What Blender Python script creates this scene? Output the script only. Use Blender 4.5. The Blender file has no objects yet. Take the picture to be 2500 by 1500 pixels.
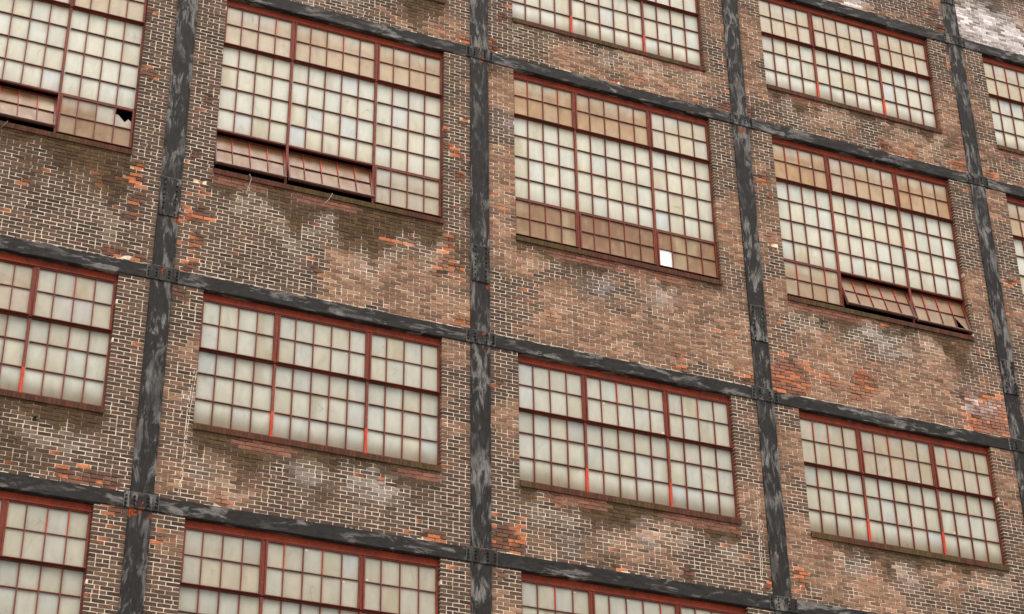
import bpy, math, random
import numpy as np
from mathutils import Matrix, Vector

# ------------------------------------------------------------------ camera, sky, sun, exposure
SC = bpy.context.scene
COL = SC.collection
BASE = 18.33                       # height of the middle floor beam above the ground, metres
RC = [[0.9208699888508314, -0.38968461128083554, -0.01201529711337522],
      [0.19153778133055765, 0.47903918160122794, -0.8566415474477644],
      [0.3395758265200661, 0.7865541088962613, 0.5157721316836381]]
cam = bpy.data.objects.new('camera', bpy.data.cameras.new('camera'))
COL.objects.link(cam)
cam.data.sensor_width = 36.0
cam.data.lens = 68.967
cam.data.clip_end = 2000
r0, r1, r2 = (Vector(v) for v in RC)
m3 = Matrix((r0, -r1, -r2)).transposed()
cam.matrix_world = Matrix.Translation((-5.4171, -26.6668, -16.7305 + BASE)) @ m3.to_4x4()
SC.camera = cam

W = bpy.data.worlds.new('World')
SC.world = W
W.use_nodes = True
nt = W.node_tree
bg = nt.nodes['Background']
sky = nt.nodes.new('ShaderNodeTexSky')
sky.sky_type = 'NISHITA'
sky.sun_disc = False
sky.sun_elevation = math.radians(62)
sky.sun_rotation = math.radians(180 - 25)
sky.dust_density = 4.0
hs = nt.nodes.new('ShaderNodeHueSaturation')      # overcast: a greyed sky
hs.inputs['Saturation'].default_value = 0.12
nt.links.new(sky.outputs[0], hs.inputs['Color'])
nt.links.new(hs.outputs[0], bg.inputs[0])
bg.inputs[1].default_value = 0.13
sl = bpy.data.lights.new('sun', 'SUN')
sl.energy = 1.5
sl.angle = math.radians(50)
sl.color = (1.0, 0.945, 0.86)
sun = bpy.data.objects.new('sun', sl)
COL.objects.link(sun)
sun.rotation_euler = (math.radians(90 - 62), 0, math.radians(-25))
SC.view_settings.view_transform = 'Standard'
SC.view_settings.look = 'None'
SC.view_settings.exposure = 0.60
SC.view_settings.gamma = 1.0
E = 1.12                            # how bright a white wall turns out: divides photographed colours into surface colours


def lin(r, g, b):
    c = np.array([r, g, b], float) / 255.0
    c = np.where(c <= 0.04045, c / 12.92, ((c + 0.055) / 1.055) ** 2.4)
    return np.clip(c / E, 0, 0.9)


rng = np.random.default_rng(7)
random.seed(7)

# ------------------------------------------------------------------ noise, mesh helpers


def hsh(ix, iy, seed):
    n = (ix.astype(np.int64) * 374761393 + iy.astype(np.int64) * 668265263 + seed * 1442695041) & 0x7fffffff
    n = ((n ^ (n >> 13)) * 1274126177) & 0x7fffffff
    n = n ^ (n >> 16)
    return (n & 0xffff) / 65535.0


def noise(x, y, seed=0):
    x = np.asarray(x, float); y = np.asarray(y, float)
    ix = np.floor(x); iy = np.floor(y)
    fx = x - ix; fy = y - iy
    fx = fx * fx * (3 - 2 * fx); fy = fy * fy * (3 - 2 * fy)
    a = hsh(ix, iy, seed); b = hsh(ix + 1, iy, seed); c = hsh(ix, iy + 1, seed); d = hsh(ix + 1, iy + 1, seed)
    return (a * (1 - fx) + b * fx) * (1 - fy) + (c * (1 - fx) + d * fx) * fy


def fbm(x, y, seed=0):
    return 0.55 * noise(x, y, seed) + 0.3 * noise(x * 2.1, y * 2.1, seed + 11) + 0.15 * noise(x * 4.3, y * 4.3, seed + 23)


def sstep(a, b, x):
    t = np.clip((x - a) / (b - a), 0, 1)
    return t * t * (3 - 2 * t)


def mixc(a, b, t):
    t = np.asarray(t)[..., None]
    return a * (1 - t) + b * t


BOXQ = np.array([(0, 1, 3, 2), (4, 6, 7, 5), (0, 4, 5, 1), (2, 3, 7, 6), (0, 2, 6, 4), (1, 5, 7, 3)])


class MB:
    """collects quads with a colour at every vertex, then links them as one mesh object"""

    def __init__(self):
        self.v = []; self.f = []; self.c = []; self.m = []; self.n = 0

    def add(self, v, f, col, mat=0):
        v = np.asarray(v, float).reshape(-1, 3)
        f = np.asarray(f).reshape(-1, 4)
        col = np.asarray(col, float)
        if col.ndim == 1:
            col = np.tile(col, (len(v), 1))
        self.v.append(v); self.f.append(f + self.n); self.c.append(col)
        self.m.append(np.full(len(f), mat)); self.n += len(v)

    def box(self, x0, x1, y0, y1, z0, z1, col, mat=0):
        v = [(x, y, z) for x in (x0, x1) for y in (y0, y1) for z in (z0, z1)]
        self.add(v, BOXQ, col, mat)

    def sheet(self, V, cols, mat=0):
        """V: (n, m, 3) grid of points"""
        n, m = V.shape[:2]
        i = (np.arange(n - 1)[:, None] * m + np.arange(m - 1)[None]).ravel()
        self.add(V.reshape(-1, 3), np.stack([i, i + m, i + m + 1, i + 1], 1), cols.reshape(-1, 3), mat)

    def extrude(self, prof, axis, stops, cols, mat=0):
        """closed profile swept along axis 0 (x) or 2 (z); cols(points) gives the colours"""
        prof = np.asarray(prof, float); k = len(prof); n = len(stops)
        V = np.zeros((n, k, 3))
        if axis == 0:
            V[:, :, 0] = np.asarray(stops)[:, None]; V[:, :, 1] = prof[:, 0]; V[:, :, 2] = prof[:, 1]
        else:
            V[:, :, 2] = np.asarray(stops)[:, None]; V[:, :, 0] = prof[:, 0]; V[:, :, 1] = prof[:, 1]
        f = []
        for a in range(n - 1):
            for b in range(k):
                f.append((a * k + b, a * k + (b + 1) % k, (a + 1) * k + (b + 1) % k, (a + 1) * k + b))
        P = V.reshape(-1, 3)
        self.add(P, f, cols(P), mat)

    def dome(self, x, y, z, r, h, col, mat=0):
        v = []
        for q, d in ((1, 0), (0.8, 0.6), (0.4, 1.0)):
            for k in range(8):
                a = k * math.pi / 4
                v.append((x + r * q * math.cos(a), y - h * d, z + r * q * math.sin(a)))
        f = []
        for a in range(2):
            for k in range(8):
                f.append((a * 8 + k, a * 8 + (k + 1) % 8, a * 8 + 8 + (k + 1) % 8, a * 8 + 8 + k))
        f += [(16, 17, 18, 19), (16, 19, 20, 23), (20, 21, 22, 23)]
        self.add(v, f, col, mat)

    def tube(self, pts, r, col, mat=0, k=6):
        pts = [Vector(p) for p in pts]
        v = []
        for i, p in enumerate(pts):
            t = (pts[min(i + 1, len(pts) - 1)] - pts[max(i - 1, 0)]).normalized()
            a = t.cross(Vector((0.3, 1, 0.2))).normalized(); b = t.cross(a)
            for j in range(k):
                w = 2 * math.pi * j / k
                v.append(tuple(p + r * (math.cos(w) * a + math.sin(w) * b)))
        f = []
        for i in range(len(pts) - 1):
            for j in range(k):
                f.append((i * k + j, i * k + (j + 1) % k, (i + 1) * k + (j + 1) % k, (i + 1) * k + j))
        self.add(v, f, col, mat)

    def build(self, name, mats, parent=None, loc=(0, 0, 0)):
        v = np.concatenate(self.v); f = np.concatenate(self.f); c = np.concatenate(self.c); m = np.concatenate(self.m)
        me = bpy.data.meshes.new(name)
        me.vertices.add(len(v)); me.vertices.foreach_set('co', v.ravel())
        me.loops.add(f.size); me.loops.foreach_set('vertex_index', f.ravel().astype(np.int32))
        me.polygons.add(len(f))
        me.polygons.foreach_set('loop_start', np.arange(0, f.size, 4, dtype=np.int32))
        me.polygons.foreach_set('loop_total', np.full(len(f), 4, dtype=np.int32))
        me.polygons.foreach_set('material_index', m.astype(np.int32))
        me.polygons.foreach_set('use_smooth', np.zeros(len(f), dtype=bool))
        at = me.color_attributes.new('col', 'FLOAT_COLOR', 'POINT')
        at.data.foreach_set('color', np.concatenate([c, np.ones((len(c), 1))], 1).ravel().astype(np.float32))
        me.update(calc_edges=True); me.validate()
        for q in mats:
            me.materials.append(q)
        o = bpy.data.objects.new(name, me)
        COL.objects.link(o)
        o.location = loc
        if parent is not None:
            o.parent = parent
        return o


def empty(name, loc=(0, 0, 0), parent=None):
    o = bpy.data.objects.new(name, None)
    COL.objects.link(o)
    o.location = loc
    o.empty_display_size = 0.3
    if parent is not None:
        o.parent = parent
    return o


# ------------------------------------------------------------------ materials


class NT:
    def __init__(self, name, rough=0.8, spec=0.3):
        self.m = bpy.data.materials.new(name)
        self.m.use_nodes = True
        self.t = self.m.node_tree
        self.b = self.t.nodes['Principled BSDF']
        self.b.inputs['Roughness'].default_value = rough
        self.b.inputs['Specular IOR Level'].default_value = spec
        self.co = self.n('ShaderNodeTexCoord').outputs['Object']

    def n(self, typ, **kw):
        o = self.t.nodes.new(typ)
        for k, v in kw.items():
            setattr(o, k, v)
        return o

    def link(self, a, b):
        self.t.links.new(a, b)

    def attr(self):
        return self.n('ShaderNodeAttribute', attribute_name='col').outputs['Color']

    def noise(self, scale, sxyz=(1, 1, 1), detail=3, dist=0.0, rough=0.55):
        mp = self.n('ShaderNodeMapping'); mp.inputs['Scale'].default_value = sxyz
        info = self.n('ShaderNodeObjectInfo')
        mul = self.n('ShaderNodeVectorMath', operation='MULTIPLY')
        mul.inputs[1].default_value = (37.0, 17.0, 53.0)
        self.link(info.outputs['Random'], mul.inputs[0])
        self.link(mul.outputs[0], mp.inputs['Location'])
        self.link(self.co, mp.inputs['Vector'])
        t = self.n('ShaderNodeTexNoise')
        t.inputs['Scale'].default_value = scale; t.inputs['Detail'].default_value = detail
        t.inputs['Distortion'].default_value = dist; t.inputs['Roughness'].default_value = rough
        self.link(mp.outputs[0], t.inputs['Vector'])
        return t.outputs[0]

    def ramp(self, x, lo, hi, a=0.0, b=1.0):
        r = self.n('ShaderNodeMapRange')
        r.inputs['From Min'].default_value = lo; r.inputs['From Max'].default_value = hi
        r.inputs['To Min'].default_value = a; r.inputs['To Max'].default_value = b
        self.link(x, r.inputs['Value'])
        return r.outputs[0]

    def mul(self, a, b):
        o = self.n('ShaderNodeMath', operation='MULTIPLY')
        self.link(a, o.inputs[0]); self.link(b, o.inputs[1])
        return o.outputs[0]

    def mix(self, fac, a, b, mode='MIX'):
        o = self.n('ShaderNodeMix', data_type='RGBA', blend_type=mode)
        for s, k in ((fac, 0), (a, 6), (b, 7)):
            if isinstance(s, (int, float)):
                o.inputs[k].default_value = s
            elif isinstance(s, (tuple, list, np.ndarray)):
                o.inputs[k].default_value = (*[float(q) for q in s], 1)
            else:
                self.link(s, o.inputs[k])
        return o.outputs[2]

    def scale(self, col, fac):
        """colour times a number"""
        o = self.n('ShaderNodeVectorMath', operation='SCALE')
        self.link(col, o.inputs[0]); self.link(fac, o.inputs['Scale'])
        return o.outputs[0]

    def base(self, c):
        self.link(c, self.b.inputs['Base Color'])

    def bump(self, h, s=0.3, d=0.01):
        o = self.n('ShaderNodeBump'); o.inputs['Strength'].default_value = s; o.inputs['Distance'].default_value = d
        self.link(h, o.inputs['Height']); self.link(o.outputs[0], self.b.inputs['Normal'])


def mat_brick():
    t = NT('weathered_brick', 0.9, 0.2)
    a = t.noise(26, (1, 1, 1.6), 4)
    b = t.noise(95, (1, 1, 1), 2)
    c = t.scale(t.attr(), t.mul(t.ramp(a, 0.3, 0.7, 0.72, 1.28), t.ramp(b, 0.3, 0.7, 0.82, 1.18)))
    w = t.noise(140, (1, 1, 1), 1)                      # lime specks
    c = t.mix(t.ramp(w, 0.74, 0.8, 0, 0.55), c, lin(225, 205, 185))
    t.base(c); t.bump(a, 0.5, 0.006)
    return t.m


def mat_mortar():
    t = NT('lime_mortar', 0.95, 0.15)
    a = t.noise(18, (1, 1, 1), 4)
    c = t.scale(t.attr(), t.ramp(a, 0.25, 0.75, 0.7, 1.25))
    t.base(c)
    return t.m


def mat_steel(name, sx, sz, bias=0.0):
    """black paint worn and rubbed to grey, streaked along the member"""
    t = NT(name, 0.5, 0.08)
    a = t.noise(1.0, (sx, 5, sz), 7, 0.5, 0.7)
    b = t.noise(1.0, (sx * 4.2, 12, sz * 3.0), 4, 0.2, 0.65)
    big = t.noise(1.3, (1, 1, 1), 2)
    f = t.ramp(a, 0.515 - bias, 0.585 - bias)
    f = t.mul(f, t.ramp(b, 0.36, 0.6, 0.4, 1.0))
    f = t.mul(f, t.ramp(big, 0.38, 0.55, 0.2, 1.0))
    dk = t.mix(t.ramp(b, 0.3, 0.7), lin(38, 36, 34), lin(58, 55, 53))
    c = t.mix(f, dk, lin(136, 130, 126))
    rust_shade_wear = t.n('ShaderNodeSeparateColor'); t.link(t.attr(), rust_shade_wear.inputs[0])
    rn = t.noise(22, (1, 1, 1), 4)
    ad = t.n('ShaderNodeMath', operation='ADD'); t.link(rust_shade_wear.outputs[0], ad.inputs[0]); t.link(t.ramp(rn, 0.3, 0.7, -0.3, 0.3), ad.inputs[1])
    fr = t.ramp(ad.outputs[0], 0.42, 0.52)
    c = t.mix(fr, c, t.mix(t.ramp(rn, 0.4, 0.65), lin(96, 48, 30), lin(160, 76, 32)))
    c = t.mix(rust_shade_wear.outputs[1], c, lin(24, 23, 22))  # dark rivets: shade of their undersides put into the paint colour
    c = t.mix(rust_shade_wear.outputs[2], c, lin(120, 118, 116))
    t.base(c)
    t.link(t.ramp(f, 0, 1, 0.5, 0.7), t.b.inputs['Roughness'])
    t.bump(b, 0.12, 0.004)
    return t.m


def mat_red():
    t = NT('red_lead_paint', 0.6, 0.3)
    a = t.noise(9, (1, 1, 0.6), 4, 0.5)
    b = t.noise(48, (1, 1, 0.7), 3)
    c = t.scale(t.attr(), t.ramp(b, 0.3, 0.7, 0.8, 1.2))
    c = t.mix(t.ramp(a, 0.5, 0.62, 0, 0.5), c, lin(92, 46, 36))
    g = t.mul(t.ramp(a, 0.33, 0.4, 0.5, 0.0), t.ramp(b, 0.5, 0.6))
    c = t.mix(g, c, lin(150, 120, 112))
    t.base(c); t.bump(b, 0.2, 0.003)
    return t.m


def mat_glass():
    t = NT('frosted_dirty_glass', 0.3, 0.35)
    a = t.noise(7, (1, 1, 0.45), 4, 0.6)
    b = t.noise(60, (1, 1, 1), 2)
    c = t.scale(t.attr(), t.ramp(a, 0.3, 0.7, 0.9, 1.08))
    c = t.mix(t.ramp(b, 0.76, 0.82, 0, 0.5), c, lin(235, 225, 205))
    t.base(c)
    t.link(t.ramp(a, 0.3, 0.7, 0.25, 0.5), t.b.inputs['Roughness'])
    return t.m


def mat_attr(name, rough=0.8, sc=30):
    t = NT(name, rough, 0.3)
    t.base(t.scale(t.attr(), t.ramp(t.noise(sc), 0.3, 0.7, 0.7, 1.3)))
    return t.m


M_BRICK = mat_brick(); M_MORTAR = mat_mortar()
M_COLUMN = mat_steel('column_paint', 6.0, 1.7, 0.015)
M_BEAM = mat_steel('beam_paint', 1.6, 6.0, 0.0)
M_PLATE = mat_steel('plate_paint', 9.0, 2.5, 0.02)
M_RED = mat_red(); M_GLASS = mat_glass()
M_SILL = mat_attr('mossy_sill_brick', 0.9, 34)
M_DARK = mat_attr('dark_interior', 0.95)
M_PANEL = mat_attr('white_panel', 0.6, 4)
M_WIRE = mat_attr('grey_wire', 0.5)
M_LEAF = mat_attr('weed_leaf', 0.7)
M_GROUND = mat_attr('ground_paving', 0.95, 2)

# ------------------------------------------------------------------ measures of the facade
BAY = 5.5
ZB = {'K': -8.04, 'L': -4.018, 'M': 0.0, 'U': 6.102, 'T': 9.748, 'R': 15.85}       # beam centres
STOREYS = [('K', 'L', 'short'), ('L', 'M', 'short'), ('M', 'U', 'tall'), ('U', 'T', 'short'), ('T', 'R', 'tall')]
BAYS = range(-1, 4)
X0, X1 = 0.692, 4.808              # window opening inside a bay
CH = 0.0698                        # one brick course
BL = (X1 - X0) / 19.5              # one stretcher
BARS = [[0.705, 1.010, 1.320, 1.632, 1.945], [1.99, 2.284, 2.592, 2.900, 3.214, 3.518], [3.563, 3.860, 4.170, 4.481, 4.795]]
SHORT = dict(top=-0.252, bar=-0.689, tr=-1.152, fixed=[-1.589, -2.053], bot=-2.478)
TALL = dict(top=-0.252, bar=-0.662, tr=-1.110, fixed=[-1.567, -2.031, -2.503], tr2=-2.978, bar2=-3.373, bot=-3.770)

# weathering that the photograph shows, as places on the wall (metres): x, z, radius
ORANGE = [(0.53, 3.61, .12), (0.42, 2.48, .1), (0.53, 1.94, .1), (0.51, 1.27, .22), (0.34, 1.19, .15), (0.5, 0.82, .1), (0.37, 0.27, .12), (4.84, 4.09, .1), (4.89, 3.79, .1), (5.12, 3.66, .1), (5.18, 3.28, .1), (4.93, 1.34, .25), (4.63, 1.15, .15), (3.75, 1.49, .12), (4.28, 1.65, .1), (2.63, 0.74, .1), (6.82, 0.64, .13), (8.22, 6.33, .1), (8.82, 6.5, .1), (14.33, 6.4, .13), (14.46, 6.3, .1), (11.47, 4.82, .12), (11.47, 4.38, .1), (11.42, 3.52, .1), (11.43, 3.24, .1), (11.55, 0.46, .5), (13.18, 0.62, .35), (12.89, 0.43, .2), (15.69, 0.37, .4), (15.99, 0.74, .4), (16.24, 0.3, .3), (11.49, -3.44, .16), (11.48, -3.59, .14), (9.25, -3.72, .13), (16.92, 3.67, .1), (16.56, 3.02, .12), (-0.49, 1.96, .14), (-0.56, 1.66, .16), (-0.59, 1.32, .16), (-0.66, 1.02, .16), (-2.33, 1.2, .08), (-1.16, 1.5, .08), (-0.82, 0.2, .18), (-0.42, 0.2, .14), (4.67, -3.8, .25), (5.92, -3.55, .25), (6.1, -3.81, .28), (5.81, -3.72, .2), (-0.8, -3.8, .28), (-0.55, -3.81, .25), (1.2, -3.79, .12), (-1.14, -3.79, .12), (5.91, -0.74, .1), (9.25, 0.49, .1), (9.38, 0.18, .1), (7.9, -3.8, .1), (10.66, -3.7, .12), (10.86, -3.58, .12), (-0.65, 5.15, .1), (-0.66, 4.96, .08), (-0.48, 3.91, .12), (-0.67, 4.09, .1), (5.28, 2.55, .12), (4.93, 1.77, .12), (0.41, 0.72, .1), (6.23, 2.43, .1), (12.32, 8.91, .1), (16.09, 10.41, .15), (15.98, 10.03, .1), (14.88, 6.3, .12), (10.74, -2.36, .1), (16.68, 4.01, .1), (5.95, 7.1, .1), (15.49, 0.86, .2), (12.42, 0.55, .15), (0.4, -4.61, .08), (3.85, -3.0, .1), (3.98, 1.62, .1), (5.2, 4.42, .1), (5.2, 0.2, .16), (10.75, 6.3, .2), (11.25, 6.3, .2), (5.75, 6.35, .2), (5.25, 6.3, .12), (10.7, .25, .2), (11.3, .2, .25), (16.2, 6.3, .2), (16.8, 6.3, .2), (0.3, -.3, .15), (-.35, -4.3, .12), (5.8, -4.25, .1), (16.25, 9.95, .2)]
WHITE = [(17.01, 10.52, .5), (17.53, 10.39, .6), (18.05, 10.32, .6), (18.39, 10.19, .5), (12.99, 10.0, .4), (14.03, 10.05, .3), (16.81, 10.63, .3), (17.15, 10.05, .3), (15.93, 0.68, .25), (15.53, 0.78, .2), (11.1, 0.75, .15), (0.59, -2.12, .15), (3.79, -3.12, .25), (3.44, -3.25, .2), (2.55, -3.12, .2), (6.09, 4.67, .2), (13.43, 1.87, .25), (13.75, 1.53, .25), (14.2, 1.49, .2), (7.81, 1.5, .25), (9.05, 1.61, .25), (12.56, -3.08, .2), (13.66, -3.14, .2), (8.47, -3.21, .2), (7.09, -3.51, .2)]
DARK = [(1.06, 1.6, .35), (2.35, 1.5, .3), (3.37, 1.65, .45), (3.83, 1.42, .4), (4.35, 1.88, .25), (4.45, 6.6, .4), (4.28, 1.3, .2), (7.5, 1.73, .3), (8.23, 1.68, .25), (7.09, -3.51, .25), (7.61, -3.64, .3), (6.51, -3.01, .2), (1.74, -2.98, .4), (2.28, -3.17, .35), (2.83, -3.36, .3), (4.07, -3.36, .35), (4.35, -3.02, .35), (-1.68, -3.41, .5), (-2.0, -3.26, .4), (-1.07, -3.36, .3), (-2.35, 1.6, .35), (-1.57, 1.7, .3), (5.2, 1.58, .25), (5.28, 1.26, .25), (12.54, 2.03, .3), (14.28, 2.0, .25), (12.95, 1.67, .2), (5.75, 5.85, .2), (13.09, 6.9, .15), (14.96, 7.0, .2), (6.96, 6.9, .2), (15.86, 6.95, .25), (17.55, 6.76, .3), (13.24, -3.05, .25), (15.51, 1.58, .2), (9.18, -2.94, .2)]
TAN = [(4.29, 0.53, .9), (3.19, 0.44, .6), (6.0, 3.72, .5), (5.99, 2.99, .4), (6.02, 2.29, .4), (6.22, 1.82, .5), (6.02, -1.35, .4), (9.86, 1.09, 1.2), (8.17, 0.47, .9), (6.99, 0.8, .7), (10.46, 3.47, .5), (10.86, 4.04, .3), (10.86, 2.92, .4), (7.57, 6.34, .6), (8.88, 6.42, .7), (11.33, 8.6, .4), (11.3, 7.12, .4), (12.76, -3.51, .8), (11.97, -3.17, .6), (10.97, -1.61, .3), (10.44, -2.1, .4), (12.42, 0.94, .6), (14.69, 1.05, .7), (15.98, 3.37, .4), (13.04, 6.59, .6), (14.98, 6.49, .5), (0.56, -1.31, .4), (0.42, -2.08, .4), (0.34, -3.52, .4), (1.38, -3.62, .6), (6.1, 5.33, .4), (4.98, -1.16, .4), (4.97, -0.5, .3), (4.98, -1.93, .3), (16.67, 5.6, .3), (16.48, 9.17, .3), (16.52, 8.08, .3), (11.51, 2.34, .3), (5.91, -4.8, .5), (0.42, -4.7, .4), (0.58, -4.6, .3)]


def blobs(x, z, L, seed):
    wx = x + 0.22 * (noise(x * 3, z * 3, seed) - 0.5); wz = z + 0.22 * (noise(x * 3, z * 3, seed + 5) - 0.5)
    out = np.zeros_like(x)
    for bx, bz, r in L:
        d2 = (wx - bx) ** 2 + (wz - bz) ** 2
        out = np.maximum(out, np.exp(-d2 / (r * r)) * (d2 < 9 * r * r))
    return out


C_BLACK = lin(54, 44, 39); C_DARKB = lin(84, 67, 57); C_MID = lin(136, 103, 82); C_TAN = lin(186, 144, 116)
C_PINK = lin(168, 108, 88); C_WASH = lin(196, 134, 106); C_ORANGE = lin(214, 128, 84); C_RUST = lin(160, 88, 60); C_OLIVE = lin(88, 66, 42)
C_MB = lin(250, 230, 206); C_MDULL = lin(150, 122, 102); C_MSTAIN = lin(84, 60, 38); C_WHITE = lin(255, 244, 242)


STAIN = {(-1, 'M'): .7, (0, 'M'): .72, (1, 'M'): .28, (2, 'M'): .45, (3, 'M'): .5, (0, 'U'): .8, (1, 'U'): .4, (2, 'U'): .35, (3, 'U'): .5, (-1, 'L'): .9, (0, 'L'): 1.0, (1, 'L'): .85, (2, 'L'): .45}


def wall_field(x, z, b, zlow, zsill, amount=0.8):
    """what has happened to the wall at x, z: run-off stain below the sill, lime bloom, wear"""
    u = x - b * BAY
    d = zsill - z                                       # distance below the sill
    inside = sstep(X0 - 0.12, X0 + 0.1, u) * (1 - sstep(X1 - 0.1, X1 + 0.12, u))
    L = 0.10 + 1.5 * noise(x * 0.9, zsill * 3 + x * 0, 3) * (0.25 + noise(x * 3.3, zsill, 4) ** 2) + 0.22 * noise(x * 9, zsill, 5)
    L = L * np.clip((zsill - zlow) / 1.6, 0.55, 1.2) * amount
    rag = 0.34 * (noise(x * 13, z * 0.9, 6) - 0.5) + 0.30 * (fbm(x * 5, z * 3, 9) - 0.5)
    stain = inside * (1 - sstep(0.6 * L - 0.05, 1.15 * L + 0.08, d + rag)) * (d > -0.1) * (0.40 + 1.0 * fbm(x * 6, z * 1.5, 7))
    stain = np.clip(stain, 0, 0.92)
    bloom = inside * np.exp(-((d + rag - 1.1 * L - 0.14) / 0.20) ** 2) * (d > 0) * sstep(0.3, 0.7, noise(x * 2.3, zsill, 8))
    ends = (np.exp(-((u - X0 + 0.02) / 0.13) ** 2) + np.exp(-((u - X1 - 0.02) / 0.13) ** 2)) * sstep(0.0, 0.2, d) * (1 - sstep(0.6, 1.5, d))
    dk = 0.8 * blobs(x, z, DARK, 31) * sstep(0.25, 0.75, fbm(x * 3.5, z * 1.4, 33))
    stain = np.maximum(stain, dk)
    er = sstep(0.32, 0.66, 0.62 * blobs(x, z, TAN, 41) + 1.1 * (fbm(x * 0.8, z * 1.1, 43) - 0.5) + 0.35 * (noise(x * 5, z * 7, 45) - 0.5) + 0.20 + 0.018 * (x - 5))
    tan = er * (1 - 0.85 * stain)
    orange = np.maximum(0.8 * blobs(x, z, ORANGE, 51), 0.12 * ends * noise(x * 2, z, 52))
    white = np.where(z > 9.7, 1.0, np.where((x > 15.3) & (z < 1), 0.6, 0.2)) * blobs(x, z, WHITE, 61) * sstep(0.35, 0.6, fbm(x * 5, z * 5, 63) + 0.12)
    return dict(u=u, d=d, stain=stain, bloom=bloom, tan=tan, orange=orange, white=white, inside=inside)


def brick_rows(x0, x1, z0, z1, b, jl, jr):
    """running bond clipped to a rectangle: x0, x1, z0, z1 of each brick and whether it turns the jamb"""
    out = []
    k0 = math.floor((z0 + 30) / CH); k1 = math.ceil((z1 + 30) / CH)
    for k in range(k0, k1):
        a = max(z0, k * CH - 30) + 0.0047; c = min(z1, (k + 1) * CH - 30) - 0.0047
        if c - a < 0.022:
            continue
        ph = b * BAY + X0 + (BL / 2 if k % 2 else 0.0)
        i = math.floor((x0 - ph) / BL)
        while ph + i * BL < x1:
            p = ph + i * BL; q = p + BL
            cuts = [(p, q)]
            if random.random() < (0.5 if k % 7 == 0 else 0.05):
                mcut = p + BL * random.choice((0.5, 0.5, 0.45, 0.62))
                cuts = [(p, mcut), (mcut, q)]
            for s, e in cuts:
                l = max(s, x0); r = min(e, x1)
                el = 0.0 if (jl and abs(l - x0) < 1e-6) else 0.0047
                er = 0.0 if (jr and abs(r - x1) < 1e-6) else 0.0047
                if r - l > 0.03:
                    out.append((l + el, r - er, a, c, float((el == 0) or (er == 0))))
            i += 1
    return np.array(out)


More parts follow.
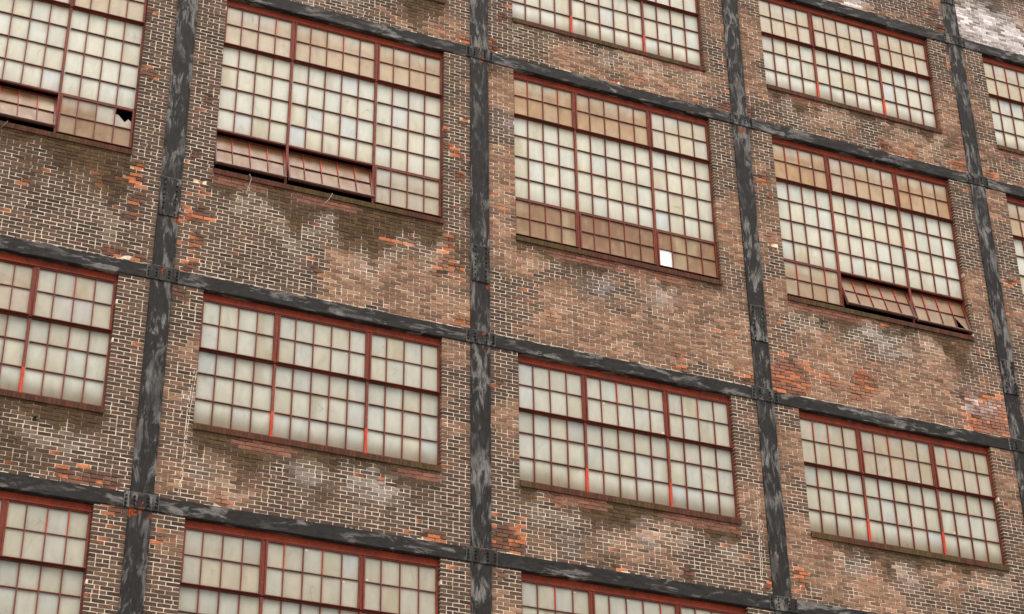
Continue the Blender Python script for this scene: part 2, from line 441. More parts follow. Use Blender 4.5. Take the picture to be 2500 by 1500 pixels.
def brick_panel(b, lo, hi, kind, root):
    xa, xb = b * BAY + 0.176, (b + 1) * BAY - 0.176
    zl, zh = ZB[lo] + 0.12, ZB[hi] - 0.12
    P = TALL if kind == 'tall' else SHORT
    zs = ZB[hi] + P['bot'] - 0.16
    xl, xr = b * BAY + X0, b * BAY + X1
    mb = MB()
    zq = math.ceil((zs + 0.02 + 30) / CH) * CH - 30
    parts = [(xa, xb, zl, zq, 0, 0), (xa, xl, zq, zh, 0, 1), (xr, xb, zq, zh, 1, 0)]
    rows = np.concatenate([brick_rows(p[0], p[1], p[2], p[3], b, p[4], p[5]) for p in parts])
    n = len(rows)
    cx = (rows[:, 0] + rows[:, 1]) / 2; cz = (rows[:, 2] + rows[:, 3]) / 2
    R = rng.random((n, 8))
    F = wall_field(cx, cz, b, zl, zs, STAIN.get((b, lo), .8))
    t = np.clip(0.10 + 0.52 * F['tan'] + (0.14 + 0.34 * F['tan']) * (R[:, 0] - 0.5) + 0.35 * (fbm(cx * 1.6, cz * 2, 71) - 0.5), 0, 1)
    col = np.where((t < 0.5)[:, None], mixc(C_DARKB, C_MID, np.clip(t * 2, 0, 1)), mixc(C_MID, C_TAN, np.clip(t * 2 - 1, 0, 1)))
    col = mixc(col, C_BLACK, np.clip((R[:, 1] - 0.66) * 2.4, 0, 0.7) * (1 - F['tan'] * 0.75))
    col = mixc(col, C_PINK, np.clip((R[:, 2] - 0.86) * 2.2, 0, 0.28) * (0.4 + F['tan']))
    red = 0.8 * (F['d'] > -0.05) * (F['d'] < 0.22) * F['inside'] * sstep(0.56, 0.7, noise(cx * 1.1, cz * 0 + zs, 77))
    st = F['stain'] * (1 - 0.85 * red)
    col = mixc(col, C_OLIVE * (0.65 + 0.7 * R[:, 3])[:, None], np.clip(st * 0.95, 0, 1))
    col = mixc(col, C_PINK * (0.75 + 0.4 * R[:, 3])[:, None], np.clip(red * 0.65, 0, 1))
    isO = (R[:, 4] < F['orange'] * 0.62 + 0.011 * (0.3 + 1.4 * noise(cx * 1.3, cz * 1.3, 79)))
    oc = mixc(C_RUST, C_ORANGE, np.clip(R[:, 5] * 1.5 - 0.1, 0, 1))
    wash = blobs(cx, cz, [q for q in ORANGE if q[2] >= .3], 53) * sstep(0.2, 0.6, R[:, 3] + 0.2)
    col = mixc(col, C_WASH, np.clip(0.55 * wash, 0, 1))
    half = isO & ((R[:, 5] < 0.45) | (F['orange'] < 0.15))
    col0 = col
    col = np.where(isO[:, None], mixc(col, oc, 0.6 + 0.4 * R[:, 6]), col)
    col = mixc(col, C_PINK * 1.1, np.clip(F['orange'] - 0.25, 0, 1) * (~isO) * 0.5)
    col = mixc(col, C_WHITE, np.clip(F['white'] * (0.25 + 0.9 * R[:, 7]), 0, 0.97))
    col = mixc(col, C_MB, F['bloom'] * 0.2 * R[:, 7])
    col = col * (0.86 + 0.28 * rng.random((n, 1)))
    deep = isO & (R[:, 6] > 0.4) & (rows[:, 4] < 0.5) & (F['orange'] > 0.55)
    yf = (R[:, 1] - 0.6) * 0.004 + np.where(deep, 0.022 * R[:, 6], 0)
    yf = yf + np.where(deep, 0, 0.003 * F['tan'] * (R[:, 5] - 0.7))
    dep = np.where(rows[:, 4] > 0.5, 0.115, yf + 0.02)
    ins = 0.002
    jz = (rng.random((n, 2)) - 0.5) * 0.004
    V = np.zeros((n, 8, 3))
    for q, (sx, sz) in enumerate(((0, 2), (1, 2), (1, 3), (0, 3))):
        dx = ins if sx == 0 else -ins; dz = ins if sz == 2 else -ins
        V[:, q] = np.stack([rows[:, sx] + dx, yf + (R[:, 2 + q] - 0.5) * 0.003, rows[:, sz] + dz + jz[:, sx]], 1)
        V[:, q + 4] = np.stack([rows[:, sx], dep, rows[:, sz] + jz[:, sx]], 1)
    fq = np.array([(0, 1, 2, 3), (0, 4, 5, 1), (1, 5, 6, 2), (2, 6, 7, 3), (3, 7, 4, 0)])
    f = (np.arange(n)[:, None, None] * 8 + fq[None]).reshape(-1, 4)
    vc = np.repeat(col[:, None], 8, 1)
    side = np.array([0, 1, 1, 0, 0, 1, 1, 0])
    hv = half[:, None] & (side[None] == (R[:, 2] > 0.5)[:, None])
    vc = np.where(hv[..., None], (col0 * 0.95)[:, None], vc)
    vary = 0.84 + 0.32 * rng.random((n, 8, 1))
    mb.add(V.reshape(-1, 3), f, (vc * vary).reshape(-1, 3), 0)
    # mortar sheets between the bricks, and down the two jambs

    def mortar(x, z):
        G = wall_field(x, z, b, zl, zs, STAIN.get((b, lo), .8))
        q = fbm(x * 1.7, z * 1.7, 81); fine = noise(x * 9, z * 14, 83)
        m = 1.05 - G['tan'] * (0.52 - 0.7 * sstep(0.4, 0.7, fine)) - 0.85 * G['stain'] + 0.7 * G['bloom'] - 0.4 * sstep(0.55, 0.95, fine) * (1 - G['tan'])
        edge = np.minimum(np.abs(G['u'] - 0.18), np.abs(5.32 - G['u']))
        m = m - 0.5 * np.exp(-edge / 0.06) * noise(x, z * 2, 85)
        m = np.clip(m, 0, 1)
        c = mixc(mixc(C_MDULL, C_MSTAIN, np.clip(G['stain'] * 1.2, 0, 1)), C_MB, m)
        c = mixc(c, C_WHITE, np.clip(G['white'], 0, 1))
        return c, 0.0034 + 0.009 * (1 - m) + 0.026 * sstep(0.3, 0.6, G['orange'])

    for x0, x1, z0, z1, jl, jr in parts:
        nx = max(2, int((x1 - x0) / 0.065)); nz = max(2, int((z1 - z0) / 0.05))
        X, Z = np.meshgrid(np.linspace(x0 + 0.003 * jl, x1 - 0.003 * jr, nx), np.linspace(z0, z1, nz), indexing='ij')
        c, y = mortar(X, Z)
        mb.sheet(np.stack([X, y, Z], 2), c, 1)
        for side, xx in ((jl, x0 + 0.003), (jr, x1 - 0.003)):
            if side:
                Y, Z2 = np.meshgrid(np.array([0.004, 0.12]), np.linspace(z0, z1, nz), indexing='ij')
                c2, _ = mortar(np.full_like(Y, xx), Z2)
                mb.sheet(np.stack([np.full_like(Y, xx), Y, Z2], 2), c2, 1)
    xx = xa                                              # crumbs of mortar and grit lying on the beam below
    while xx < xb:
        w = random.uniform(0.02, 0.16)
        if random.random() < 0.62:
            cc = C_MB * random.uniform(0.5, 1.0) if random.random() < 0.7 else C_MSTAIN
            mb.box(xx, min(xx + w, xb), -random.uniform(0.004, 0.016), 0.012, zl + 0.0035, zl + random.uniform(0.008, 0.022), cc, 1)
        xx += w + random.uniform(0, 0.05)
    for k, pts in STREAKS.items():                       # thin pale mortar run down the face
        if (b, lo) in k:
            for off in (0.0, 0.035):
                for (px, pz), (qx, qz) in zip(pts[:-1], pts[1:]):
                    nn = int((pz - qz) / 0.035) + 1
                    for j in range(nn):
                        if random.random() < 0.30:
                            continue
                        a0 = j / nn; a1 = (j + 1) / nn
                        xx = px + (qx - px) * a0 + off + random.uniform(-.004, .004)
                        w = random.uniform(0.004, 0.009)
                        mb.box(xx, xx + w, -0.008, 0.01, pz + (qz - pz) * a1, pz + (qz - pz) * a0, C_MB, 1)
    return mb.build('brick_panel', [M_BRICK, M_MORTAR], root)


S0 = [(0.642, -1.628), (0.614, -1.963), (0.589, -2.33), (0.572, -2.62), (0.572, -3.044), (0.559, -3.465), (0.541, -3.812)]
S2 = [(10.669, -1.878), (10.66, -2.349), (10.638, -2.968), (10.589, -3.803)]
STREAKS = {((0, 'L'),): S0, ((1, 'L'),): S2}

# ------------------------------------------------------------------ windows
R_A = lin(156, 66, 38); R_B = lin(126, 54, 34); R_C = lin(90, 44, 34); R_FRESH = lin(216, 68, 36); R_HEAD = lin(158, 58, 28)


def rc():
    return mixc(mixc(R_A, R_B, 0.35 + 0.5 * random.random()), R_C, random.random() ** 2 * 0.45)


def bar_v(mb, x, z0, z1, w=0.016, y0=0.094, y1=0.127, col=None):
    """glazing bar in short lengths so the paint changes along it"""
    n = max(1, int(abs(z1 - z0) / 0.4))
    zz = np.linspace(z0, z1, n + 1)
    for a, c in zip(zz[:-1], zz[1:]):
        mb.box(x - w / 2, x + w / 2, y0, y1, a, c, rc() if col is None else col * random.uniform(0.85, 1.1), 0)


def bar_h(mb, x0, x1, z, w=0.014, y0=0.096, y1=0.127, col=None):
    n = max(1, int((x1 - x0) / 0.3))
    xx = np.linspace(x0, x1, n + 1)
    for a, c in zip(xx[:-1], xx[1:]):
        mb.box(a, c, y0, y1, z - w / 2, z + w / 2, mixc(R_B, R_C, random.random()) if col is None else col, 0)


G_WARM = lin(220, 213, 190); G_COOL = lin(216, 217, 206); G_BLUE = lin(214, 220, 222); G_TAN = lin(182, 142, 98); G_TAN2 = lin(136, 92, 58)
G_BROWN = lin(142, 122, 94); G_FILM = lin(190, 172, 136)


def pane(mb, x0, x1, z0, z1, y, st, row, mat, skip=None):
    """one pane as a fine sheet coloured by edge dirt, brown tones and shade painted under the top bar. st: level (brightness), tan, foot (browner towards the bottom)"""
    nx, nz = 6, 9
    U, V = np.meshgrid(np.linspace(0, 1, nx), np.linspace(0, 1, nz), indexing='ij')
    X = x0 + (x1 - x0) * U; Z = z0 + (z1 - z0) * V
    p = random.random()
    base = mixc(G_WARM, G_COOL, random.random())
    if p < 0.05:
        base = mixc(base, G_BLUE, 0.55)
    c = np.tile(base * random.uniform(0.93, 1.03), (nx, nz, 1))
    wav = 0.30 * (noise(X * 4, Z * 2, 91) - 0.5)
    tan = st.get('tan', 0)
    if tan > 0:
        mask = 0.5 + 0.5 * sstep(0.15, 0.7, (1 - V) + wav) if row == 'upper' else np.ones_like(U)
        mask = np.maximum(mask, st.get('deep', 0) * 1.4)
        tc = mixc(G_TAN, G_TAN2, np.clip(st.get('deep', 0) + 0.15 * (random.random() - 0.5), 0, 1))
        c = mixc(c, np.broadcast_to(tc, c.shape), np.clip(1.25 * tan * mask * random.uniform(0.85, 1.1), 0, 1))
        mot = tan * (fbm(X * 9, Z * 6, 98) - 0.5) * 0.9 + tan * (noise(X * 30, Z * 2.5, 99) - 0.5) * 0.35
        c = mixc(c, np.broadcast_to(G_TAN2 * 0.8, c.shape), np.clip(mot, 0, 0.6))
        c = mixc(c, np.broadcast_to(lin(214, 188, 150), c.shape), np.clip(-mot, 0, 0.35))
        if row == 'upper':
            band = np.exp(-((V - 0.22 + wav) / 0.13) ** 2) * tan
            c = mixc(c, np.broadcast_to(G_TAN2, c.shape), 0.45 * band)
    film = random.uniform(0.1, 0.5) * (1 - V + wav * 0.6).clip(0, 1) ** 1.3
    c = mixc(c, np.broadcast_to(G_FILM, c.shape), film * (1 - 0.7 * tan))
    if random.random() < 0.12:
        c = mixc(c, np.broadcast_to(G_FILM, c.shape), 0.55 * sstep(0.4, 0.7, noise(X * 6, Z * 1.5, 93)))
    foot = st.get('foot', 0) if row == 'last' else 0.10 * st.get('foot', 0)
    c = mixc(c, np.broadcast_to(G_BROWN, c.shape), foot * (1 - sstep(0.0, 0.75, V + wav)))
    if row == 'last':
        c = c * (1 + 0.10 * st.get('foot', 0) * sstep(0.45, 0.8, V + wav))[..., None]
    edge = np.minimum(np.minimum(U, 1 - U) * (x1 - x0), np.minimum(V, 1 - V) * (z1 - z0))
    c = mixc(c, np.broadcast_to(G_BROWN, c.shape), 0.30 * np.exp(-edge / 0.022))
    top = np.exp(-(1 - V) * (z1 - z0) / 0.05) * sstep(0.35, 0.65, noise(X * 5, Z * 5, 95)) * 0.35  # shade below the bar above, painted into the pane colour
    c = mixc(c, np.broadcast_to(lin(96, 88, 74), c.shape), top)
    c = c * (1 + 0.06 * (noise(X * 26, Z * 1.2, 97) - 0.5))[..., None] * st.get('level', 1)
    tilt = (random.random() - 0.5) * 0.005; til2 = (random.random() - 0.5) * 0.006
    Y = y + tilt * (U - 0.5) * 2 + til2 * (V - 0.5) * 2
    if skip is None:
        mb.sheet(np.stack([X, Y, Z], 2), c, mat)
        w, h = x1 - x0, z1 - z0
        q = random.random()
        if q < 0.035:                                  # pale putty or bird mess in a corner
            a, b2 = random.choice((0.08, 0.78)), random.choice((0.06, 0.86))
            k = random.uniform(0.5, 1.2)
            px, pz = x0 + w * a, z0 + h * b2
            mb.add([(px, y - .004, pz), (px + .05 * k, y - .004, pz + .008), (px + .038 * k, y - .004, pz + .03 * k), (px + .008, y - .004, pz + .036 * k)],
                   [(0, 1, 2, 3)], lin(236, 226, 204), mat)
        elif q < 0.075:                                # crack
            p = np.array([x0 + w * random.uniform(.1, .9), z0 + h * random.uniform(.2, .8)])
            for _ in range(random.choice((1, 2, 3))):
                an = random.uniform(0, 6.28); ln = random.uniform(.08, .16)
                e = np.clip(p + ln * np.array([math.cos(an), math.sin(an)]), (x0 + .01, z0 + .01), (x1 - .01, z1 - .01))
                nn = np.array([-(e - p)[1], (e - p)[0]]); nn = nn / (np.linalg.norm(nn) + 1e-6) * .0018
                mb.add([(p[0] - nn[0], y - .004, p[1] - nn[1]), (e[0], y - .004, e[1]), (e[0] + nn[0], y - .004, e[1] + nn[1]), (p[0] + nn[0], y - .004, p[1] + nn[1])],
                       [(0, 1, 2, 3)], lin(120, 108, 92), mat)
    elif True:                                         # broken: keep what lies under the jagged line
        low, top_ = skip(U)
        Zc = z0 + (z1 - z0) * (low + (top_ - low) * V)
        mb.sheet(np.stack([X, Y, Zc], 2), c, mat)


def sash(win, bars, zt, zm, zb, zo, st, ang, label=None, panel=None, broken=None, clean=0):
    """swinging vent: two rows of panes in their own steel frame, hung on pivots at mid-height"""
    zc = (zt + zb) / 2
    mb = MB()
    l, r = bars[0], bars[-1]
    h0, h1 = zb - zc, zt - zc
    y0, y1 = -0.022, 0.018
    sw = 0.030
    for xx in (l, r - sw):
        n = 4
        zz = np.linspace(h0, h1, n + 1)
        for a, c in zip(zz[:-1], zz[1:]):
            gz = 0.75 if (ang > 5 and c <= 0.01) else 0.0
            mb.box(xx, xx + sw, y0, y1, a, c, mixc(rc(), lin(124, 108, 108), gz), 0)
            mb.box(xx + (0.0 if xx == l else sw - 0.008), xx + (0.008 if xx == l else sw), y0 - 0.012, y0, a, c, rc() * 1.05, 0)
    mb.box(l + sw, r - sw, y0, y1, h1 - 0.022, h1, mixc(R_B, R_C, 0.5), 0)
    mb.box(l + sw, r - sw, y0 - 0.004, y1, h0, h0 + 0.016, mixc(R_B, R_C, 0.7), 0)
    mb.box(l - 0.004, r + 0.004, y0 - 0.03, y0 - 0.004, h0 - 0.004, h0 + 0.006, lin(150, 128, 122) if ang > 5 else mixc(R_B, R_C, 0.3), 0)
    hm = zm - zc
    bar_h(mb, l + sw, r - sw, hm, 0.013, y0 + 0.006, y1)
    for k, x in enumerate(bars[1:-1]):
        fresh = random.random()
        bar_v(mb, x, h0 + 0.016, hm - 0.0065, 0.015, y0 + 0.004, y1)
        bar_v(mb, x, hm + 0.0065, h1 - 0.022, 0.015, y0 + 0.004, y1, (R_FRESH * 0.8 if (ang > 5 or fresh > 0.8) else None))
    xs = [l + sw] + [q for q in bars[1:-1]] + [r - sw]
    for i in range(len(xs) - 1):
        for row, za, zd in (('upper', hm, h1 - 0.02), ('lower', h0 + 0.014, hm)):
            key = (i, row)
            if panel == key:
                continue
            mb_skip = None
            s2 = st
            if broken and key in broken:
                mb_skip = broken[key]
            if clean and row == 'upper' and i >= len(xs) - 3:
                s2 = dict(st, tan=0.25)
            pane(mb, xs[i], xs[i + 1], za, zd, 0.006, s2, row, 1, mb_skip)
    o = mb.build('vent_sash', [M_RED, M_GLASS], win, (0, 0.098, zo + zc))
    o.rotation_euler.x = -math.radians(ang)
    if label:
        o['label'] = label
    if panel:
        i, row = panel
        bm = MB()  # plain white box in place of one pane
        za, zd = ((hm, h1 - 0.02) if row == 'upper' else (h0 + 0.014, hm))
        bm.box(xs[i] + 0.008, xs[i + 1] - 0.008, 0.004, 0.016, za + 0.008, zd - 0.008, np.array([0.93, 0.93, 0.90]), 0)
        q = bm.build('pane_panel', [M_PANEL], win, (0, 0.098, zo + zc))
        q.rotation_euler.x = o.rotation_euler.x
        q['label'] = 'bright white panel filling one pane of the brown bottom sash'
    return o


def window(b, lo, hi, kind, root):
    P = TALL if kind == 'tall' else SHORT
    zo = ZB[hi]
    win = empty('window', (b * BAY, 0, 0), root)
    cfg = WIN.get((b, lo), {})
    lvl = cfg.get('level', {'M': 1.0, 'U': 1.02, 'T': 1.0, 'L': 0.82, 'K': 0.75}[lo])  # sky reflection, stronger higher up, is put into each storey's pane colour
    tops = cfg.get('top', (0.2, 0.2, 0.2))
    # main frame: head, jambs, mullions, transoms, fixed bars
    mb = MB()
    nx = 14
    xx = np.linspace(X0 - 0.01, X1 + 0.01, nx)
    for a, c in zip(xx[:-1], xx[1:]):
        cc = mixc(R_HEAD, R_A, random.random() * 0.5) * random.uniform(0.85, 1.05)
        mb.box(a, c, 0.088, 0.15, zo - 0.229, zo - 0.13, cc, 0)
        mb.box(a, c, 0.072, 0.15, zo - 0.252, zo - 0.229, cc * 0.92, 0)
    zbot = zo + P['bot']
    for x in (X0 + 0.006, X1 - 0.006):
        bar_v(mb, x, zbot - 0.05, zo - 0.252, 0.034, 0.086, 0.14)
    last = P['fixed'][-1] if kind == 'short' else P['tr2']
    fz = zbot if kind == 'short' else zo + P['tr2']
    for x in (1.9675, 3.5405):
        fresh = cfg.get('fresh', kind == 'short')
        if kind == 'short' and fresh:
            bar_v(mb, x, zo + last, zo - 0.252, 0.044, 0.088, 0.14)
            bar_v(mb, x, zbot - 0.02, zo + last, 0.046, 0.088, 0.14, R_FRESH)
        else:
            bar_v(mb, x, zbot - 0.04, zo - 0.252, 0.044, 0.088, 0.14)
    bar_h(mb, X0, X1, zo + P['tr'] - 0.026, 0.026, 0.088, 0.14)
    bar_h(mb, X0, X1, zbot - 0.014, 0.014, 0.09, 0.14)
    if kind == 'tall':
        bar_h(mb, X0, X1, zo + P['tr2'] + 0.014, 0.03, 0.086, 0.14)
    zf1 = zo + P['tr'] - 0.039
    zf0 = (zbot + 0.001) if kind == 'short' else zo + P['tr2'] + 0.029
    for un in BARS:
        for x in un[1:-1]:
            zz = [zf1] + [zo + q for q in P['fixed']] + [zf0]
            for a, c in zip(zz[:-1], zz[1:]):
                bar_v(mb, x, c + 0.0065, a - 0.0065, 0.016, 0.096, 0.13)
        for q in P['fixed']:
            bar_h(mb, un[0] + 0.02, un[-1] - 0.02 if un[-1] > 4 else un[-1] + 0.0, zo + q, 0.013, 0.098, 0.13)
    mb.build('frame', [M_RED], win)
    # fixed glazing
    gb = MB()
    rows = [zf1] + [zo + q for q in P['fixed']] + [zf0]
    st = dict(level=lvl, foot=cfg.get('foot', 0.85 if kind == 'short' else 0.25), tan=cfg.get('fixtan', 0.0))
    for un in BARS:
        for i in range(len(un) - 1):
            for k in range(len(rows) - 1):
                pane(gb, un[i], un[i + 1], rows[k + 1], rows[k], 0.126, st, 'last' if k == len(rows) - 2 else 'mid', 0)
    g = gb.build('glazing', [M_GLASS], win)
    # vents
    for k, un in enumerate(BARS):
        a = cfg.get('topang', (0, 0, 0))[k] + random.uniform(0.3, 1.6)
        sash(win, un, P['top'], P['bar'], P['tr'] - 0.012, zo, dict(level=lvl, tan=tops[k], deep=cfg.get('topdeep', 0.0)), a)
        if kind == 'tall':
            tb = cfg.get('bot', (0.6, 0.6, 0.6))[k]
            a = cfg.get('ang', (0, 0, 0))[k]
            lab = cfg.get('lab', (None, None, None))[k]
            sash(win, un, P['tr2'] - 0.004, P['bar2'], P['bot'] + 0.004, zo,
                 dict(level=lvl * cfg.get('blevel', 0.95), tan=tb, deep=cfg.get('deep', (0, 0, 0))[k]), a if a else random.uniform(0.2, 0.9), lab,  # deep and blevel also paint shade onto the open sashes
                 cfg.get('panel', {}).get(k), cfg.get('broken', {}).get(k), cfg.get('clean', {}).get(k, 0))
    # sloping sill of bricks set on edge
    sb = MB()
    n = 62
    for i in range(n):
        w = (X1 - X0) / n
        a = X0 + i * w + 0.0015; c = a + w - 0.003
        q = random.random()
        moss = sstep(0.45, 0.7, noise((b * BAY + a) * 1.6, zo, 101))
        cc = mixc(mixc(lin(84, 54, 38), lin(98, 54, 40), q), lin(84, 72, 38), 0.75 * moss) * random.uniform(0.75, 1.15)
        j = random.uniform(-0.004, 0.004)
        v = [(a, 0.13, zbot - 0.022), (c, 0.13, zbot - 0.022), (a, -0.030 + j, zbot - 0.085 + j), (c, -0.030 + j, zbot - 0.085 + j),
             (a, 0.13, zbot - 0.18), (c, 0.13, zbot - 0.18), (a, -0.028 + j, zbot - 0.178), (c, -0.028 + j, zbot - 0.178)]
        sb.add(v, [(0, 2, 3, 1), (2, 6, 7, 3), (6, 4, 5, 7), (0, 4, 6, 2), (1, 3, 7, 5)], cc, 0)
    sb.box(X0, X1, 0.0, 0.13, zbot - 0.176, zbot - 0.09, lin(60, 46, 34), 0)
    sb.build('sill', [M_SILL], win)
    return win


def jag(U):
    k = np.round(U * 5).astype(int)
    return 0 * U, np.array([0.70, 0.68, 0.52, 0.36, 0.56, 0.44])[np.clip(k, 0, 5)]


def tri(U):
    return np.clip(0.96 - 1.12 * U, 0.0, 1.0), 0 * U + 1.0


WIN = {
    (-1, 'M'): dict(top=(.3, .3, .45), bot=(.75, .8, .8), ang=(18, 18, 0), blevel=.82, deep=(.85, .85, .45), broken={2: {(3, 'upper'): jag}}, clean={2: 1},
                    lab=(None, 'brown bottom sash swung open over a black gap', 'brown closed bottom sash with a jagged broken pane')),
    (0, 'M'): dict(top=(.45, .55, .6), bot=(.72, .72, .35), ang=(18, 18, 0), deep=(.9, .9, 0), blevel=.82,
                   lab=('open four-pane brown bottom sash beside the brick jamb', 'open five-pane brown bottom sash swung out over a black gap', 'pale yellowish bottom sash, closed')),
    (1, 'M'): dict(top=(.85, .75, .2), bot=(.9, 1, .95), deep=(.6, .85, .75), topdeep=.1, blevel=.92, panel={2: (0, 'lower')},
                   lab=('dark brown closed bottom sash', 'darkest brown five-pane bottom sash', 'dark brown bottom sash with one white pane')),
    (2, 'M'): dict(top=(.8, .6, .75), bot=(.6, .7, .7), ang=(0, 18, 13), deep=(.3, .8, .75), blevel=.88, broken={2: {(3, 'lower'): tri}},
                   lab=('closed brown bottom sash with streaked panes', 'five-pane brown bottom sash swung open', 'brown bottom sash swung open with a torn corner pane')),
    (3, 'M'): dict(top=(.6, .6, .6)),
    (0, 'U'): dict(top=(.1, .1, .1)), (1, 'U'): dict(top=(.1, .1, .1)), (2, 'U'): dict(top=(.32, .3, .38)), (3, 'U'): dict(top=(.35, .35, .35)),
    (-1, 'L'): dict(top=(.2, .45, .18), topang=(0, 3, 0)), (0, 'L'): dict(top=(.05, .06, .06)), (1, 'L'): dict(top=(.05, .06, .06)),
    (2, 'L'): dict(top=(.2, .36, .28)), (-1, 'K'): dict(top=(.1, .1, .12)), (0, 'K'): dict(top=(.2, .12, .14)), (1, 'K'): dict(top=(.1, .1, .1)),
}

# ------------------------------------------------------------------ the building
root = empty('factory_building', (0, 0, BASE))
root['label'] = 'old brick factory wall with black riveted steel frame and red steel-framed grid windows'
root['category'] = 'building'

NOR = lambda P: np.zeros((len(P), 3))
RUST = [(-.13, -4.2, .07, 1), (-.10, -4.26, .05, 1), (.14, -4.26, .05, 1), (0.0, -4.16, .05, .8), (-.07, -3.97, .05, 1), (5.52, -3.94, .07, 1), (5.53, -4.0, .05, .9), (11.0, 5.86, .09, .8), (5.56, .1, .05, .7), (.17, 1.05, .09, .8), (5.65, 1.05, .07, .7), (0, .13, .06, .6), (11.0, -3.88, .1, .4), (5.52, 5.93, .09, .6), (10.86, 1.75, .1, .35), (5.6, -.22, .06, .8), (11.2, -3.98, .07, .9)]


def rustcol(P):
    x, z = P[:, 0], P[:, 2]
    o = 0.02 + 0.0 * x
    for a, c, r, s in RUST:
        o = np.maximum(o, s * np.exp(-((x - a) ** 2 + (z - c) ** 2) / (r * r)))
    o = np.clip(o, 0, 1)
    return np.stack([o, 0 * o, 0 * o], 1)


CPROF = [(-.18, .06), (-.18, -.012), (-.172, -.020), (-.150, -.020), (-.143, -.014), (-.05, -.014), (.05, -.014), (.143, -.014), (.150, -.020), (.172, -.020), (.18, -.012), (.18, .06)]
BPROF = [(-.010, -.128), (-.020, -.118), (-.020, -.04), (-.020, .04), (-.020, .115), (-.010, .125), (.13, .125), (.13, -.128)]
JR = [(-.231, -.104, .103, .228), (-.062, 0.0, .06)]
SZ = [1.811, 1.716, 1.615, 1.519, 1.445, 1.35, 1.248, 1.154]
C_RIV = np.array([0.06, 0.06, 0.06])


def plate_prof(w, h, y0, y1):
    return None


for c in range(-1, 5):
    xc = c * BAY
    mb = MB()
    mb.extrude([(p[0] + xc, p[1]) for p in CPROF], 2, np.arange(-8.4, 16.21, 0.08), rustcol, 0)
    col = mb.build('steel_column', [M_COLUMN], root)
    for k in ('K', 'L', 'M', 'U', 'T', 'R'):
        pb = MB()
        z = ZB[k]
        hw = .262
        pb.extrude([(-.024, z - .126), (-.034, z - .120), (-.034, z + .12), (-.028, z + .134), (.0, z + .134), (.0, z - .126)], 0, xc + np.linspace(-hw, hw, 9), rustcol, 0)
        for s in (-1, 1):
            pb.box(xc + s * hw - .004, xc + s * hw + .004, -.0365, .0, z - .12, z + .13, (0, 0, .55), 0)
        pb.box(xc - .16, xc + .18, -.036, -.026, z + .126, z + .137, (0, 0, .6), 0)
        for rx in JR[0]:
            for rz in JR[1]:
                pb.dome(xc + rx, -.034, z + .002 + rz, .019, .018, (rustcol(np.array([[xc + rx, 0, z + rz]]))[0][0], .7, 0), 0)  # second channel paints underside shade over the whole rivet
        pb.build('joint_plate', [M_PLATE], col)
    for z0 in (0.0, 9.748 - .105):
        pb = MB()
        za, zb = z0 + 1.118, z0 + 1.858
        pb.extrude([(xc - .168, .0), (xc - .168, -.028), (xc - .16, -.034), (xc + .16, -.034), (xc + .168, -.028), (xc + .168, .0)], 2, np.linspace(za, zb, 10), rustcol, 0)
        pb.add([(xc - .168, 0, za), (xc + .168, 0, za), (xc + .16, -.034, za), (xc - .16, -.034, za), (xc - .168, 0, zb), (xc + .168, 0, zb), (xc + .16, -.034, zb), (xc - .16, -.034, zb)],
               [(0, 1, 2, 3), (4, 5, 6, 7)], (0, 0, 0), 0)
        pb.box(xc - .155, xc + .155, -.0365, -.02, zb - .007, zb + .003, (0, 0, .6), 0)
        for rx in (-.1, .1):
            for rz in SZ:
                pb.dome(xc + rx, -.034, z0 + rz, .018, .017, (0, .7, 0), 0)  # rivets painted darker in place of shade on their undersides
        pb.build('splice_plate', [M_PLATE], col)

for b in BAYS:
    for k in ('K', 'L', 'M', 'U', 'T', 'R'):
        mb = MB()
        z = ZB[k]
        mb.extrude([(p[0], p[1] + z) for p in BPROF], 0, np.linspace(b * BAY + .184, (b + 1) * BAY - .184, 26), rustcol, 0)
        mb.build('steel_beam', [M_BEAM], root)

for b in BAYS:
    for lo, hi, kind in STOREYS:
        brick_panel(b, lo, hi, kind, root)
        window(b, lo, hi, kind, root)

mb = MB()                                               # the rooms behind: dark floors and walls
D = np.array([.03, .028, .025])
xa, xb = -BAY - .1, 4 * BAY + .1
za, zb = ZB['K'] - .4, ZB['R'] + .36
mb.add([(xa, .16, za), (xb, .16, za), (xb, 7, za), (xa, 7, za), (xa, .16, zb), (xb, .16, zb), (xb, 7, zb), (xa, 7, zb)],
       [(0, 1, 2, 3), (4, 5, 6, 7), (2, 3, 7, 6), (0, 3, 7, 4), (1, 2, 6, 5)], D, 0)
for k in ('L', 'M', 'U', 'T'):
    mb.box(xa, xb, .16, 6.9, ZB[k] - .1, ZB[k] + .05, D, 0)
mb.build('interior', [M_DARK], root)

mb = MB()                                               # plain brick base of the building down to the ground
t = NT('plain_brick', 0.9, 0.2)
br = t.n('ShaderNodeTexBrick')
br.inputs['Color1'].default_value = (*C_DARKB, 1); br.inputs['Color2'].default_value = (*C_MID, 1); br.inputs['Mortar'].default_value = (*C_MDULL, 1)
br.inputs['Scale'].default_value = 1.0; br.inputs['Brick Width'].default_value = BL; br.inputs['Row Height'].default_value = CH; br.inputs['Mortar Size'].default_value = 0.006
sp = t.n('ShaderNodeSeparateXYZ'); cb = t.n('ShaderNodeCombineXYZ')
t.link(t.co, sp.inputs[0]); t.link(sp.outputs[0], cb.inputs[0]); t.link(sp.outputs[2], cb.inputs[1]); t.link(cb.outputs[0], br.inputs['Vector'])
t.base(br.outputs[0])
mb.box(xa, xb, 0.0, 7.0, -BASE, ZB['K'] - .41, C_MID, 0)
mb.build('lower_wall', [t.m], root)

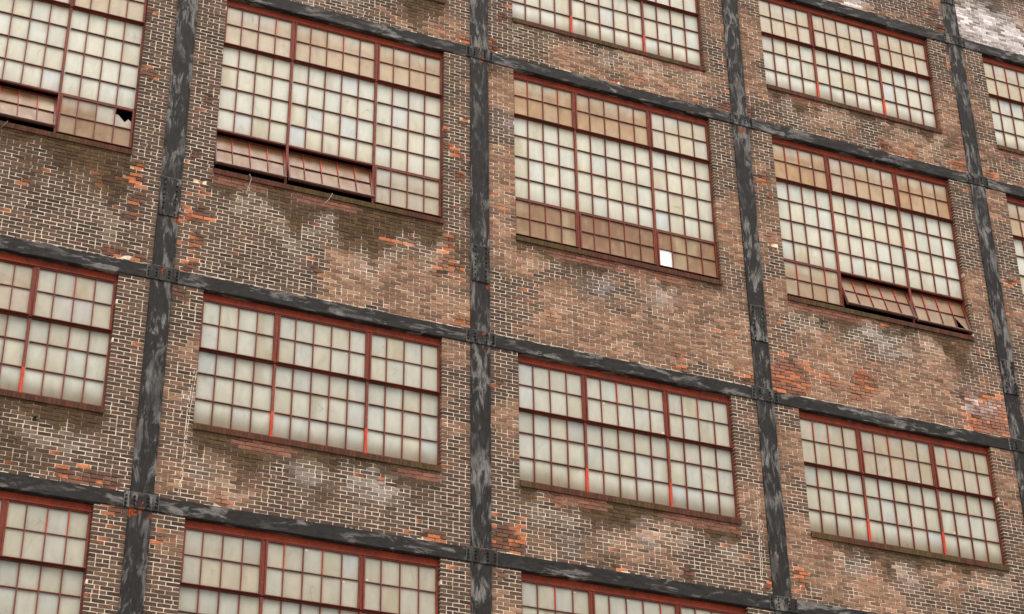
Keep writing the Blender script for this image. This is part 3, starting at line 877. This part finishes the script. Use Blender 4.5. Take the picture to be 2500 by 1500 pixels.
# ------------------------------------------------------------------ loose things on the wall
WR = lin(176, 166, 160)
for name, pts, lab in (
        ('w1', [(1.296, .06, 2.31), (1.30, -.05, 2.265), (1.31, -.06, 2.225), (1.334, -.06, 2.181), (1.32, -.06, 2.119), (1.306, -.06, 2.041), (1.283, -.06, 1.952), (1.267, -.05, 1.865)],
         'thin grey wire hanging straight from under the open four-pane sash'),
        ('w2', [(2.78, .06, 2.31), (2.763, -.05, 2.247), (2.737, -.06, 2.172), (2.703, -.06, 2.105), (2.668, -.06, 2.054), (2.634, -.05, 2.003)],
         'thin pale wire curling down below the open five-pane sash'),
        ('w3', [(-2.73, .06, 2.31), (-2.738, -.05, 2.255), (-2.747, -.06, 2.22), (-2.78, -.06, 2.162), (-2.831, -.05, 2.099)],
         'short dark wire over the sill beside the picture edge')):
    mb = MB()
    mb.tube([(x, y, z + BASE) for x, y, z in pts], 0.0055, WR * (0.45 if name == 'w3' else 1), 0)
    o = mb.build('wire', [M_WIRE])
    o['label'] = lab; o['category'] = 'wire'; o['group'] = 'loose wires hanging from the windows'

mb = MB()
for i in range(26):
    a = random.uniform(0, 2 * math.pi); e = random.uniform(-0.6, 1.0)
    d = Vector((math.cos(a) * .8, -abs(math.sin(a)) * .7 - .15, e)).normalized()
    s = d.cross(Vector((0, 0, 1))).normalized()
    L = random.uniform(.03, .075); w = L * .2
    p = Vector((-1.70 + random.uniform(-.015, .015), -.004, -2.925 + BASE))
    m_ = p + d * L * .55; q = p + d * L + Vector((0, 0, -L * .25))
    cc = mixc(lin(46, 58, 30), lin(120, 126, 66), random.random())
    mb.add([tuple(p), tuple(m_ - s * w), tuple(q), tuple(m_ + s * w)], [(0, 1, 2, 3)], cc, 0)
o = mb.build('weed', [M_LEAF])
o['label'] = 'small green weed rooted in a mortar joint below the sill'
o['category'] = 'plant'

mb = MB()
mb.add([(-600, -800, 0), (800, -800, 0), (800, 600, 0), (-600, 600, 0)], [(0, 1, 2, 3)], lin(150, 146, 138), 0)
o = mb.build('ground', [M_GROUND])
o['kind'] = 'structure'
